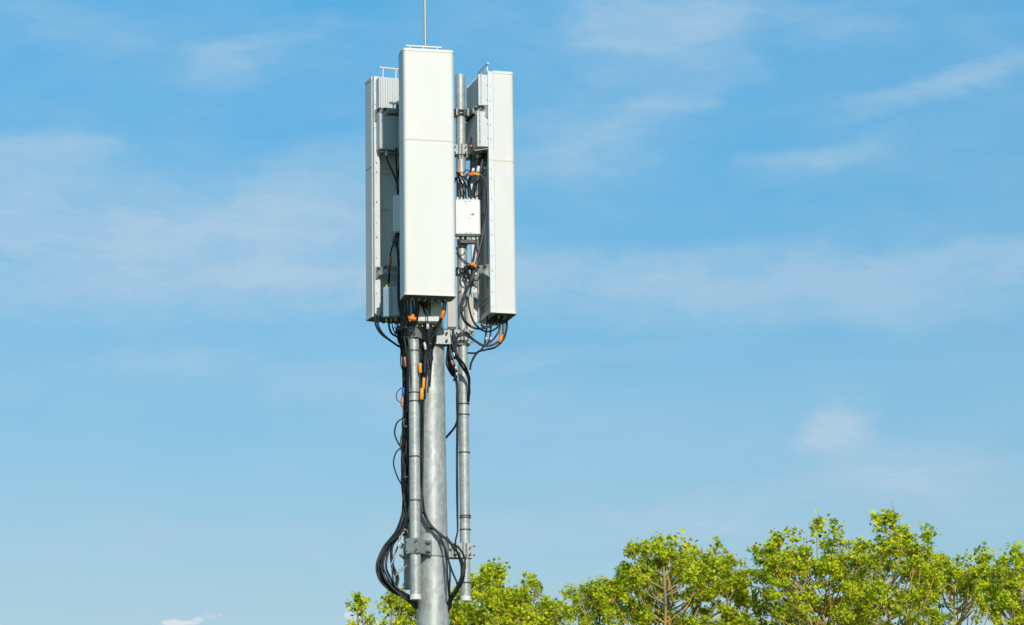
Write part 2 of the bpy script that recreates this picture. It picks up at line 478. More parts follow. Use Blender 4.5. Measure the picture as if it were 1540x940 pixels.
# ------------------------------------------------------------------ antennas
AW, AD, CH = .475, .20, .05     # width, radome depth, chassis depth
AT = AD + CH
H = P(612.5, 71, -.72).z - P(612, 442, -.72).z
HP = {}
def rad_profile(grow=0.0, r=.032, y_back=-CH, n=6):
    hw = AW / 2 + grow; yf = -AT - grow
    pr_ = [(hw, y_back)]
    pr_ = [(-hw, y_back)]
    for k in range(n + 1):
        a = math.pi + k * math.pi / 2 / n
        pr_.append((-hw + r + r * math.cos(a), yf + r + r * math.sin(a)))
    for k in range(n + 1):
        a = -math.pi / 2 + k * math.pi / 2 / n
        pr_.append((hw - r + r * math.cos(a), yf + r + r * math.sin(a)))
    pr_.append((hw, y_back))
    return pr_
def antenna(rot, corner, px, py, v, label, pipe_pt, pipe_r, side_plate=False):
    base = P(px, py, v)
    Rz = Matrix.Rotation(rot, 3, 'Z')
    loc = base - Rz @ Vector(corner)
    e = empty('panel_antenna', loc, label, 'antenna', rot, 'tall white panel antennas')
    zs = H * .628
    for (z0, z1) in ((.018, zs), (zs, H - .018)):
        m = MB(); m.prism(rad_profile(), z0, z1)
        z = z0 + .03
        while z < z1 - .02:
            for sx in (-1, 1):
                m.box((sx * (AW / 2 - .010), -AT + .010, z), (.010, .010, .011), Matrix.Rotation(R(45), 3, 'Z'))
            z += .024
        ro = m.build('radome', M_RAD, e)
    m = MB(); m.prism(rad_profile(.0035), zs - .008, zs + .008); m.build('seam_band', M_SEAM, e)
    for nm, z0, z1 in (('end_cap', 0, .022), ('end_cap', H - .024, H)):
        m = MB(); m.prism(rad_profile(.004, y_back=-CH + .002), z0, z1)
        if z0 == 0:
            q = MB(); q.prism([(x * .955, -.15 + (y + .15) * .93) for x, y in rad_profile(0)], z0 - .004, z0 - .0002); q.build('underside_shade_plate', M_UNDER, e)  # connector panel, coloured dark to paint in the underside's shade
        m.build(nm, M_CAP, e)
    # chassis tray, open to the back
    m = MB()
    t = .004
    for sx in (-1, 1):
        m.box((sx * (AW / 2 - t / 2 - .006), -CH / 2, H / 2), (t, CH - .001, H - .01))
        m.box((sx * (AW / 2 - .035), -.0015, H / 2), (.052, .003, H - .012))
    m.box((0, -CH / 2, .006), (AW - .014, CH - .002, .006)); m.box((0, -CH / 2, H - .008), (AW - .014, CH - .002, .006))
    m.build('chassis', M_CHA, e)
    if side_plate:
        m = MB(); m.box((AW / 2 - .003, .022, H * .5), (.004, .062, H - .02)); m.build('side_plate', M_CHA, e)
        m = MB()
        for z in (.09, .17, .33, .40, .62, .9, 1.2):
            m.cyl((AW / 2 - .008, .03, z), (AW / 2 - .004, .03, z), .006, 6, False)
        m.build_each('rivet', M_DARK, e)
        m = MB(); m.box((AW / 2 - .009, .03, .25), (.006, .05, .09)); m.build('cover_plate', M_LABEL, e)
    m = MB()
    m.box((0, -CH + .003, H / 2), (AW - .015, .004, H - .03))
    for z in (.16, .20, .06, H * .60, H * .62, H * .45):
        m.box((0, -CH + .014, z), (AW - .10, .016, .016))
    m.box((.03, -CH + .012, H * .3), (.07, .014, H * .34))
    m.build('tray', M_TRAY, e)
    m = MB()
    rng = random.Random(3)
    z = .05
    while z < H - .03:
        for sx in (-1, 1):
            xx = sx * (AW / 2 - .006)
            m.cyl((xx, -.022, z), (xx + sx * .003, -.022, z), .003, 6, False)
            m.cyl((sx * (AW / 2 - .022 - rng.choice((0, .012))), 0, z + .02), (sx * (AW / 2 - .022), .004, z + .02), .0045, 6, False)
            m.cyl((sx * (AW / 2 - .005), -.02, z + .01), (sx * (AW / 2 - .009), -.02, z + .01), .0045, 6, False)
        z += rng.choice((.09, .14, .2))
    m.build_each('rivet', M_DARK, e)
    # finned heat sinks
    SWd = .425
    for (z0, z1, dp) in ((H - .335, H - .035, .085), (H - .735, H - .395, .10)):
        m = MB()
        m.bbox((0, dp / 2 - .02, (z0 + z1) / 2), (SWd, dp + .04 - .024, z1 - z0), .004)
        nf = 17
        for k in range(nf):
            x = -SWd / 2 + .02 + k * (SWd - .04) / (nf - 1)
            m.box((x, dp - .016 + .002, (z0 + z1) / 2), (.0055, .030, (z1 - z0) - .02))
        for sx in (-1, 1):
            m.box((sx * (SWd / 2 - .006), dp - .014, (z0 + z1) / 2), (.012, .03, (z1 - z0)))
        hs = m.build('heat_sink', M_SINK, e)
        m = MB()
        for x in (-.12, 0.02, .13):
            m.cyl((x, dp * .5, z0 - .03), (x, dp * .5, z0 + .001), .013, 10)
        m.build_each('connector', M_SIL, hs)
    # sloping shelf under the lower heat sink
    m = MB()
    zz0 = H - .74
    m.plate([(-.2, -.03, zz0 - .002), (.2, -.03, zz0 - .002), (.19, .125, zz0 - .03), (-.19, .125, zz0 - .03)], (0, .17, 1), .006)
    m.build('shelf', M_BRK, e)
    # carrying handle
    m = MB()
    for x in (-.13, 0, .13):
        m.tube([(x, -.03, H - .002), (x, -.025, H + .05), (x, -.022, H + .085)], .007, 8)
    m.bbox((0, -.022, H + .092), (.34, .024, .014), .003)
    m.build('handle', M_CHA, e)
    # tilt brackets
    pw = Vector((pipe_pt.x, pipe_pt.y, 0)) - Vector((loc.x, loc.y, 0))
    pin = Rz.transposed() @ pw
    for zc in (H - .366, .43):
        m = MB()
        for sx in (-1, 1):
            x = sx * (AW / 2 - .012)
            m.plate([(x, -.002, zc + .035), (x, -.002, zc - .095), (x - sx * .02, .05, zc - .055), (x - sx * .10, .125, zc - .03), (x - sx * .10, .125, zc + .02)], (.7 * sx, .7, 0), .005)
        m.box((0, .118, zc), (.30, .008, .05))
        m.box((0, .09, zc + .025), (.34, .06, .005))
        bk = m.build('tilt_bracket', M_BRK, e)
        m = MB()
        tgt = Vector((pin.x, pin.y, zc))
        st = Vector((max(-.12, min(.12, pin.x)), .12, zc))
        d = tgt - st
        if d.length > .02:
            dn = d.normalized(); sdn = Vector((-dn.y, dn.x, 0))
            rot2 = Matrix.Rotation(math.atan2(dn.y, dn.x), 3, 'Z')
            for s_ in (-1, 1):
                m.box(st + d * .5 + sdn * s_ * .035 + Vector((0, 0, 0.0)), (d.length + .04, .007, .04), rot2)
            m.box(tgt - dn * (pipe_r + .008), (.012, .15, .07), rot2)
            m.box(tgt + dn * (pipe_r + .008), (.012, .15, .07), rot2)
        m.build('pipe_arm', M_BRK, bk)
        m = MB()
        if d.length > .02:
            for s_ in (-1, 1):
                for dz in (-.018, .018):
                    c = tgt + sdn * s_ * .062 + Vector((0, 0, dz))
                    m.cyl(c - dn * (pipe_r + .045), c + dn * (pipe_r + .045), .007, 6)
            for t_ in (.15, .5, .85):
                c = st + d * t_
                m.cyl(c - sdn * .05, c + sdn * .05, .012, 6, False)
        for sx in (-1, 1):
            for t_ in (.3, .75):
                c = Vector((sx * (AW / 2 - .012 - .09 * t_), .115 * t_, zc + .012))
                m.cyl(c, c + Vector((sx * .02, .02, 0)), .010, 6, False)
        m.build_each('bolt', M_DARK, bk)
    # bottom connectors
    m = MB()
    for k in range(6):
        x = -.15 + k * .06
        m.cyl((x, -.10, -.03), (x, -.10, .0), .014, 10)
        m.cyl((x, -.16, -.03), (x, -.16, .0), .014, 10)
    m.build_each('connector', M_BOLT, e)
    m = MB()
    m.bbox((0, -.022, .03), (.3, .03, .05), .004)
    m.build('terminal_cover', M_TRAY, e)
    HP[label[:6]] = (loc, Rz)
    return e
aF = antenna(R(13), (-AW / 2 + .02, -AT, 0), 612, 443, -.72, 'tall white panel antenna in front of the mast, facing the viewer', LP, .049)
aR = antenna(R(106), (-AW / 2, -AT, 0), 777.5, 472, -.03, 'tall white panel antenna on the right of the mast, seen side on', RP, .046, True)
aL = antenna(R(-158), (AW / 2, 0, 0), 563, 474.5, .20, 'tall panel antenna left of the mast, its finned grey back turned to the viewer', TP, .045)
def AP(o, x, y, z):
    return Matrix.Translation(o.location) @ Matrix.Rotation(o.rotation_euler.z, 4, 'Z') @ Vector((x, y, z))

# ------------------------------------------------------------------ boxes
def box_thing(name, label, cat, x0, x1, y0, y1, v, depth, m_body, rz=0, conn_top=0, conn_bot=3, marks=None, lid=True, px_off=0):
    """box whose front face fills the photo rectangle at depth v (front face)"""
    a, bpt = P(x0, y1, v), P(x1, y0, v)
    w, h = abs(bpt.x - a.x) / math.cos(rz), bpt.z - a.z
    c = Vector(((a.x + bpt.x) / 2, a.y + depth / 2, a.z))
    e = empty(name, c, label, cat, rz)
    m = MB(); m.bbox((0, 0, h / 2), (w, depth, h), .01); m.build('body', m_body, e)
    if lid:
        m = MB(); m.bbox((0, -depth / 2 - .003, h / 2), (w * .94, .008, h * .94), .003); m.build('cover', m_body, e)
    for (nn, z0, z1) in ((conn_top, h - .001, h + .028), (conn_bot, -.028, .001)):
        if nn:
            m = MB()
            for k in range(nn):
                x = -w * .38 + k * (w * .76 / max(nn - 1, 1))
                m.cyl((x, 0, z0), (x, 0, z1), .011, 10)
                pass
            m.build_each('connector', M_SIL if m_body is M_BOX else M_BRASS, e)
    return e, w, h, depth
e, w, h, dp = box_thing('radio_unit', 'white radio unit with small printed marks clamped to the right pipe', 'radio unit', 684, 721.5, 299, 354, -.06, .09, M_BOX, R(4), 6, 5)
q = MB()
for (fx, fz, ww) in ((-.12, .93, .026), (.04, .93, .022), (-.1, .06, .026), (.06, .06, .022), (.02, .46, .018), (-.1, .86, .02)):
    q.box((fx * w + .01, -dp / 2 - .0085, fz * h), (ww, .002, .005))
q.build_each('printed_mark', M_MARK, e)
q = MB()
cx, cz = .2 * w, .57 * h; y_ = -dp / 2 - .0085
q.plate([(cx - .02, y_, cz), (cx, y_, cz - .010), (cx + .02, y_, cz), (cx, y_, cz + .010)], (0, 1, 0), .002)
q.build('diamond_mark', M_MARKG, e)
q = MB(); q.box((0, dp / 2 + .01, h * .5), (.1, .02, h * .7)); q.box((0, .02, -.05), (.14, .06, .03)); q.build('mounting_bracket', M_DARK, e)

box_thing('radio_unit', 'narrow pale radio unit half hidden behind the left edge of the front antenna', 'radio unit', 592, 622, 292, 350, -.09, .08, M_BOX, R(-10), 3, 4)
e, w, h, dp = box_thing('radio_unit', 'grey radio unit with a blue-grey cover below the left antenna', 'radio unit', 578, 604, 430, 477, -.08, .11, M_GREY, R(-14), 2, 4)
q = MB(); q.bbox((-.035, -dp / 2 - .010, h / 2 - .01), (w * .52, .01, h * .9), .004); q.build('label_cover', M_LABEL, e)
e, w, h, dp = box_thing('junction_box', 'pale junction box under the front antenna, between the front left pipe and the mast', 'junction box', 622, 663, 440, 485, -.40, .12, M_SINK, R(8), 0, 5)
box_thing('junction_box', 'slim beige box hanging right of the mast top, against the right pipe', 'junction box', 673, 685.5, 430, 494, -.12, .06, M_BEIGE, 0, 2, 1)
box_thing('junction_box', 'slim cream box mounted behind the right pipe', 'junction box', 700, 712, 446, 500, .16, .05, M_BEIGE, 0, 2, 2)

# ------------------------------------------------------------------ cables
def bundle(name, label, cables, tags=(), extra=None):
    first = cables[0][0][0]
    base = P(*first)
    e = empty(name, base, label, 'cables')
    for c in cables:
        pts, r = c[0], c[1]
        mt = c[2] if len(c) > 2 else M_CAB
        m = MB(); w = [P(*p) - base for p in pts]
        sp_ = spline(w, 8)
        # small natural wobble
        m.tube(sp_, r, 8)
        m.build('cable', mt, e)
    for t_ in tags:
        a, b_, r, mt = t_
        m = MB(); A, B = P(*a) - base, P(*b_) - base
        mid = (A + B) / 2 + Vector((random.uniform(-.003, .003), -.003, random.uniform(-.003, .003)))
        m.tube([A, A.lerp(B, .1), mid, A.lerp(B, .9), B], [r * .8, r, r * 1.05, r, r * .8], 10)
        m.build('cable_tag', mt, e)
    return e
rr = random.Random(11)
def jit(pts, a, b=.015):
    return [(x + rr.uniform(-a, a), y + rr.uniform(-a, a), v + rr.uniform(-b, b)) for x, y, v in pts]

# big coil at the bottom left
cabs = []
for k in range(7):
    f = k / 6
    top = 606 + 9 * f
    ow = (566, 568, 571, 576, 581, 589, 592)[k]
    cabs.append((jit([(top, 540, -.12 + .05 * f), (top + 1, 620, -.1), (top - 1, 700, -.1), (607 + 6 * f, 755, -.12), (598 + 8 * f, 795, -.15), (578 + 13 * f, 822, -.17), (ow, 850, -.18), (ow + 7, 873 - 4 * f, -.18), (590 + 6 * f, 890 - 5 * f, -.17), (608, 898 - 4 * f, -.17), (622, 908 - 8 * f, -.12), (632, 918 - 8 * f, .05)], 1.2), .0095))
cabs.append(([(604, 800, -.2), (598, 822, -.21), (592, 840, -.21), (590, 860, -.21), (594, 880, -.2), (606, 890, -.2), (620, 898, -.14)], .008, M_CABG))
cabs.append(([(612, 770, -.22), (604, 800, -.22), (583, 820, -.23), (574, 850, -.23), (580, 872, -.23), (600, 893, -.22), (616, 905, -.2), (626, 915, -.05)], .012))
cabs.append(([(608, 800, -.2), (601, 808, -.22), (602, 822, -.22), (594, 835, -.22), (588, 850, -.22)], .004, M_SIL))
cabs.append(([(613, 800, -.2), (610, 796, -.22), (606, 799, -.22), (603, 812, -.22), (608, 820, -.22), (596, 838, -.22)], .0035, M_SIL))
bundle('cable_bundle', 'thick black cables running down the left pipe into the large bottom left coil', cabs,
       [((608.5, 537, -.22), (609, 552, -.22), .014, M_PINK), ((606.5, 583, -.2), (606, 596, -.2), .013, M_BLUE), ((605, 597, -.21), (604.5, 612, -.21), .014, M_PINK),
        ((601, 815, -.23), (599, 823, -.23), .012, M_SIL)])
# chain of eyelets by the coil
q = MB(); base = P(611, 850, -.2)
for (x, y) in ((597.5, 862), (601.5, 858), (606, 854.5)):
    c = P(x, y, -.2) - base
    q.tube([c + Vector((math.cos(a) * .013, 0, math.sin(a) * .013)) for a in [k * math.pi / 5 for k in range(11)]], .004, 6)
q.tube([P(612, 850, -.2) - base, P(595, 866, -.2) - base, P(592, 870, -.2) - base], .005, 6)
e = q.build('earth_strap', M_BRK); e.location = base; tag(e, 'small steel strap with eyelets hanging inside the bottom left coil', 'strap')

wand = []
for k in range(6):
    x_ = 605 + k * 2.1; y_ = 505; pts_ = []
    while y_ < 800:
        pts_.append((x_ + rr.uniform(-4.5, 4.5), y_, -.17 + rr.uniform(-.03, .05))); y_ += rr.uniform(16, 44)
    pts_.append((606 + k, 806, -.18))
    wand.append((pts_, rr.choice((.0045, .006, .0075)), M_CAB if k % 3 else M_CABG))
bundle('cable_bundle', 'loose thin cables wandering over the thick cable run beside the left pipe', wand,
       [((610, 640, -.24), (609.5, 644, -.24), .022, M_CABG), ((610, 716, -.24), (610, 720, -.24), .022, M_CABG)])
wand = []
for k in range(4):
    cx_, cy_ = rr.choice((rr.uniform(601, 607), rr.uniform(643, 650))), rr.uniform(486, 520); pts_ = []
    v_ = rr.uniform(-.30, -.18); a0 = rr.uniform(0, 6); rx, ry = rr.uniform(4, 8), rr.uniform(10, 22)
    for j in range(7):
        a_ = a0 + j * .85
        pts_.append((cx_ + math.cos(a_) * rx, cy_ + math.sin(a_) * ry, v_ + .012 * j))
    pts_.append((cx_ * .75 + 637 * .25 + rr.uniform(-3, 3), 560 + rr.uniform(-10, 30), -.2))
    wand.append((pts_, rr.choice((.005, .0065, .008)), M_CAB))
bundle('cable_bundle', 'loose loops of thin cable tangled round the upper collar below the junction box', wand)
wand = []
for k in range(6):
    cx_, cy_ = rr.uniform(696, 722), rr.uniform(395, 430) if k % 2 else rr.uniform(262, 285); pts_ = []
    v_ = rr.uniform(-.1, .05); a0 = rr.uniform(0, 6); rx, ry = rr.uniform(5, 10), rr.uniform(8, 18)
    for j in range(6):
        a_ = a0 + j * .8
        pts_.append((cx_ + math.cos(a_) * rx, cy_ + math.sin(a_) * ry, v_ + .01 * j))
    wand.append((pts_, rr.choice((.005, .0065, .008)), M_CAB))
bundle('cable_bundle', 'small stray cable loops between the right pipe and the right antenna', wand)

# stray loops on the left
bundle('cable_bundle', 'thin black cables bowing out to the left of the pipes halfway down', [
    ([(612, 615, -.15), (606, 628, -.18), (597, 636, -.2), (593.5, 652, -.2), (600, 668, -.2), (608, 676, -.17), (613, 690, -.15)], .0075),
    ([(613, 665, -.15), (604, 672, -.18), (595, 682, -.2), (592, 698, -.2), (598, 718, -.2), (607, 735, -.18), (611, 755, -.15)], .0065),
    ([(611, 583, -.18), (603, 584, -.2), (596.5, 592, -.2), (597, 601, -.2), (603, 606, -.2), (608, 612, -.18)], .004),
    ([(614, 668, -.15), (606, 690, -.2), (604, 712, -.2), (610, 732, -.18), (612, 750, -.15)], .006)])

# bottom right coil
cabs = []
for k in range(5):
    f = k / 4
    cabs.append((jit([(634 + 3 * f, 520, -.2), (635.5 + 1.5 * f, 600, -.2), (634 + f, 700, -.2), (636, 755, -.2), (643 + 3 * f, 785, -.2), (662 + 3 * f, 803 + 3 * f, -.2), (681 + 2 * f, 822, -.2), (697 - 3 * f, 847, -.18), (698 - 4 * f, 866, -.18), (690 - 3 * f, 884, -.17), (678, 897, -.14), (672, 915, .02)], .8), .0085))
cabs.append(([(642, 792, -.19), (655, 799, -.19), (666, 815, -.2), (671, 840, -.2), (674, 880, -.19), (676, 905, -.12), (674, 925, .0)], .008))
cabs.append(([(636, 770, -.18), (648, 790, -.2), (664, 812, -.21), (676, 850, -.21), (676, 885, -.2), (677, 912, -.1)], .0085))
cabs.append(([(671, 807, -.1), (680, 818, -.1), (690, 824, -.05), (699, 840, -.1), (698, 862, -.12), (690, 885, -.12), (681, 900, -.1)], .009))
cabs.append(([(688, 780, -.02), (688, 800, -.02), (685, 818, -.06), (692, 845, -.1), (697, 862, -.12), (692, 880, -.12), (682, 892, -.1), (677, 915, .02)], .008))
cabs.append(([(675, 845, -.16), (681, 862, -.16), (688, 880, -.16), (684, 893, -.12)], .009))
bundle('cable_bundle', 'black cables running down between pipe and mast into the coil at the bottom right', cabs)

# bundle between left pipe and mast, under the front antenna
cabs = []
for k in range(7):
    f = k / 6
    cabs.append((jit([(628 + 30 * abs(f - .4), 446, -.45), (637 + 10 * f, 480, -.38), (641 + 5 * f, 505, -.33), (640 + 3 * f, 525, -.3), (638 + 3 * f, 560, -.26), (636.5 + 2 * f, 600, -.22)], 1.0), .008, M_CAB if k % 3 else M_CABG))
cabs.append(([(671, 446, -.55), (669, 470, -.5), (664, 480, -.48), (655, 500, -.42), (647, 512, -.38), (641, 530, -.33), (638, 560, -.3)], .0095, M_CABG))
cabs.append(([(668, 446, -.55), (665, 472, -.5), (655, 494, -.42), (645, 512, -.38), (640, 530, -.33)], .0085))
cabs.append(([(643, 448, -.5), (643, 480, -.47), (644, 510, -.4), (650, 530, -.32), (651, 538, -.32)], .005, M_CABG))
cabs.append(([(646, 520, -.3), (651, 536, -.31), (649, 545, -.3), (643, 548, -.3)], .005))
bundle('cable_bundle', 'tangled cables with amber markers between the front left pipe and the mast', cabs,
       [((667.5, 467, -.52), (664, 479, -.51), .018, M_ORA), ((632, 546, -.33), (632, 561, -.33), .016, M_YEL), ((637.5, 568, -.33), (636.5, 586, -.33), .014, M_YEL), ((634.5, 584, -.35), (634, 601, -.35), .018, M_YEL),
        ((638, 515, -.4), (640, 526, -.4), .012, M_SIL), ((643, 487, -.46), (643, 495, -.46), .013, M_SIL)])

# bundle from the front antenna swinging to the left
cabs = []
for k in range(6):
    f = k / 5
    cabs.append((jit([(605 + 26 * f, 447, -.5), (606 + 24 * f, 468, -.47), (607 + 17 * f, 483 + 4 * f, -.44), (605 + 4 * f, 497 - 1 * f, -.42), (601 - 2 * f, 493 + 3 * f, -.36), (600, 508, -.3), (606, 530 + 4 * f, -.2), (611, 560, -.16)], 1.2), .0085))
cabs.append(([(599, 400, -.3), (598, 440, -.3), (601, 470, -.32), (607, 488, -.34), (614, 510, -.34), (617, 545, -.33), (619, 600, -.3), (617, 680, -.28), (614, 740, -.22)], .008, M_CABG))
cabs.append(([(602, 470, -.35), (606, 500, -.36), (612, 530, -.36), (614, 560, -.33), (612, 620, -.25)], .009))
for q_ in ((630, 634), (626, 629)):
    cabs.append(([(q_[0], 447, -.46), (q_[0] - 2, 470, -.44), (q_[0] - 8, 486, -.43), (608, 497, -.42), (602, 488, -.4)], .0075))
bundle('cable_bundle', 'black cables gathered in a bow under the front antenna\'s lower left corner, orange marker', cabs,
       [((614, 478, -.5), (626, 480, -.5), .021, M_ORA), ((616, 483, -.5), (622, 473, -.5), .013, M_YEL), ((606, 493, -.45), (613, 493, -.46), .006, M_CABG)])
# dark knot of taped cable behind the pipe
q = MB(); base = P(604, 510, -.1)
rk = random.Random(5)
for k in range(9):
    c = P(603 + rk.uniform(-5, 5), 505 + rk.uniform(-8, 10), -.1 + rk.uniform(-.05, .08)) - base
    rad_ = rk.uniform(.03, .055); tl = rk.uniform(-.6, .6)
    q.tube([c + Vector((math.cos(a) * rad_ * .6, math.sin(a) * rad_ * tl, math.sin(a) * rad_)) for a in [j * math.pi / 8 for j in range(17)]], .009, 7)
e = q.build('cable_coil', M_CAB); e.location = base; tag(e, 'dark tight coil of cable tied behind the upper collar on the left', 'cables')

# left antenna bottom cables
bundle('cable_bundle', 'black cables curving from the foot of the left antenna down to the mast', [
    ([(564, 472, .08), (565, 488, .05), (573, 502, 0), (588, 513, -.05), (600, 521, -.08), (606, 520, -.1)], .0095),
    ([(567, 474, .1), (569, 490, .05), (577, 503, 0), (590, 514, -.05), (602, 522, -.08)], .0085),
    ([(585, 476, -.02), (585, 490, -.03), (589, 501, -.04), (597, 506, -.06), (605, 506, -.1)], .010),
    ([(571, 482, .08), (580, 484, .02), (592, 484, -.02), (600, 482, -.1)], .008),
    ([(590, 478, -.03), (590, 490, -.03), (594, 500, -.05), (601, 503, -.08)], .006),
    ([(572, 474, .12), (574, 484, .1), (582, 484, .02)], .007),
    ([(595, 478, -.03), (596, 488, -.04), (592, 496, -.04), (598, 510, -.08)], .004)])
# left antenna upper back cables
bundle('cable_bundle', 'black cables hanging from the finned back of the left antenna, red marker low down', [
    ([(580, 228, .08), (582, 240, .06), (590, 258, .02), (597, 276, -.04), (598, 292, -.08)], .010),
    ([(596, 222, .1), (596, 245, .05), (597, 265, -.02), (599, 290, -.08)], .009),
    ([(601, 190, .1), (602, 230, .05), (599, 262, 0), (597, 285, -.06)], .009),
    ([(597, 350, -.09), (595, 362, -.1), (598, 380, -.1), (601, 400, -.1), (601, 430, -.12), (603, 470, -.15)], .009),
    ([(598, 352, -.09), (593, 364, -.1), (588, 378, -.08), (586, 396, -.05), (585, 425, -.02)], .0075),
    ([(594, 352, -.05), (591, 366, -.05), (599, 376, -.08), (600, 384, -.1)], .005),
    ([(600, 350, -.1), (598, 370, -.12), (600, 420, -.12), (600, 460, -.14), (606, 492, -.2)], .009)],
    [((587.2, 387, -.10), (586.6, 399, -.10), .015, M_RED), ((581.2, 228, .07), (581.2, 235, .07), .013, M_SIL), ((585.5, 412, -.06), (584.5, 426, -.04), .012, M_CAB)])

# white radio unit: top cables
cabs = []
for (x0, xt, yt, x1, y1) in ((689, 686, 262, 684, 275), (693, 690, 262, 684, 268), (697, 694, 270, 686, 258), (701, 700, 272, 688, 257), (705, 702, 264, 690, 262), (708, 706, 262, 716, 261)):
    cabs.append((jit([(x0, 298, -.02), (x0 - 1, 285, -.02), (xt, yt + 6, -.04), (x1, y1, -.06)], .6, .01), .0075, M_CAB))
cabs += [([(712, 298, -.02), (714, 285, .02), (719, 268, .05), (724, 250, .05), (726, 232, .08)], .011, M_CABG),
         ([(706, 298, -.02), (706, 280, -.01), (707, 266, 0), (708, 248, .05), (709, 222, .08)], .008),
         ([(698, 270, -.05), (704, 262, -.06), (714, 259, -.06), (724, 264, -.06), (731, 278, -.05), (733, 300, -.05), (731, 325, -.05), (727, 350, -.06), (720, 378, -.08), (714, 402, -.1), (707, 425, -.1), (698, 450, -.1), (694, 470, -.1), (699, 484, -.08), (712, 493, -.05), (728, 494, -.0), (744, 487, .05), (752, 474, .1)], .0095, M_CABG),
         ([(722, 262, -.04), (729, 272, -.04), (731.5, 292, -.03), (730, 320, -.02), (724, 355, -.04)], .007, M_CABG)]
bundle('cable_bundle', 'cables with orange markers arching over the top of the white radio unit', cabs,
       [((705, 262.5, -.09), (717, 262, -.09), .017, M_ORA), ((710, 261, -.10), (721, 263, -.10), .013, M_YEL), ((688, 257, -.1), (694.5, 260, -.1), .014, M_ORA)])
# connectors and jumpers behind the right antenna
bundle('cable_bundle', 'short black jumpers under the heat sinks of the right antenna', [
    ([(718, 226, .05), (718, 240, .05), (714, 256, .02)], .009), ([(725, 226, .08), (724, 240, .08), (719, 262, .05)], .008),
    ([(729, 224, .1), (728, 240, .1), (722, 258, .08), (716, 280, .02), (713, 296, -.02)], .008), ([(732, 226, .12), (731, 244, .12), (727, 256, .1)], .006),
    ([(709, 206, .08), (708, 216, .06), (713, 222, .06)], .007), ([(717, 204, .1), (717, 216, .08), (720, 221, .08)], .006)],
    [((718, 231, .04), (718, 238, .04), .015, M_SIL), ((712, 253, .0), (711, 262, 0), .014, M_BOX), ((720, 250, .02), (718, 260, .02), .016, M_BOX),
     ((728, 254, .08), (733, 251, .08), .014, M_BOX), ((707, 219, .05), (710, 221, .05), .011, M_ORA), ((714, 219, .05), (719, 222, .05), .011, M_ORA)])
# below the white radio unit
cabs = [([(715, 355, -.02), (716, 368, -.02), (718, 382, -.05), (720, 400, -.05), (714, 408, -.08)], .007, M_CABG),
        ([(686, 372, -.1), (691, 384, -.12), (700, 394, -.12), (710, 399, -.1), (716, 402, -.08)], .0065),
        ([(686, 380, -.1), (694, 392, -.12), (704, 399, -.12), (712, 402, -.1)], .005),
        ([(722, 376, -.05), (721, 392, -.06), (716, 403, -.08), (710, 412, -.1), (707, 440, -.1), (704, 446, -.1), (706, 465, -.1), (713, 485, -.08), (726, 497, -.02), (738, 498, .04), (750, 490, .08), (754, 476, .1)], .0085),
        ([(716, 403, -.1), (710, 420, -.12), (700, 436, -.12), (694, 455, -.12), (697, 478, -.1), (708, 490, -.08)], .008, M_CABG),
        ([(692, 362, -.06), (690, 370, -.08), (699, 372, -.06), (703, 368, -.05)], .006),
        ([(700, 406, -.08), (705, 412, -.09), (708, 420, -.1), (704, 426, -.1)], .011), ([(702, 400, -.08), (708, 405, -.09), (712, 413, -.1)], .010)]
bundle('cable_bundle', 'cables crossing the right pipe just below the white radio unit, orange marker', cabs,
       [((706.5, 397, -.15), (714, 399, -.15), .017, M_ORA), ((711, 395, -.14), (716, 402, -.14), .010, M_YEL), ((703, 441, -.14), (703, 447, -.14), .013, M_BRK)])
# right antenna foot
cabs = [([(757, 474, .1), (757, 490, .08), (754, 508, .06), (742, 518, .03), (728, 520, 0), (715, 513, -.03), (702, 505, -.06), (692, 505, -.08), (684, 512, -.1), (681, 524, -.1), (684, 540, -.1)], .0115, M_CABG),
        ([(761, 474, .12), (762, 492, .1), (757, 510, .06), (745, 522, .03), (730, 526, 0), (718, 530, 0), (709, 545, 0), (707, 556, .0)], .0105),
        ([(754, 474, .08), (752, 492, .06), (748, 502, .05), (738, 514, .02), (724, 519, 0), (712, 510, -.04), (700, 501, -.08), (690, 503, -.1), (682, 516, -.12)], .0085),
        ([(733, 476, .08), (732, 492, .06), (730, 508, .04), (728, 520, .02), (718, 530, 0), (706, 531, .05), (700, 530, .1)], .0085),
        ([(740, 476, .08), (738, 494, .06), (737, 508, .04), (733, 516, .02)], .0085),
        ([(747, 476, .06), (744, 486, .06), (732, 492, .05), (723, 488, .05)], .010),
        ([(724, 488, .04), (722, 481, .05), (725, 474, .06)], .005),
        ([(749, 490, .06), (751, 500, .05), (752, 508, .05)], .0035),
        ([(741, 476, .06), (736, 482, .06), (728, 487, .05)], .009),
        ([(745, 476, .1), (741, 488, .08), (730, 492, .06), (724, 492, .05)], .007)]
bundle('cable_bundle', 'cables sweeping from the foot of the right antenna to the right pipe', cabs,
       [((754.5, 503, .03), (751, 515, .02), .019, M_ORA), ((732, 507, .0), (731, 512, .0), .012, M_SIL), ((738.5, 507, .0), (738, 512, .0), .012, M_SIL)])
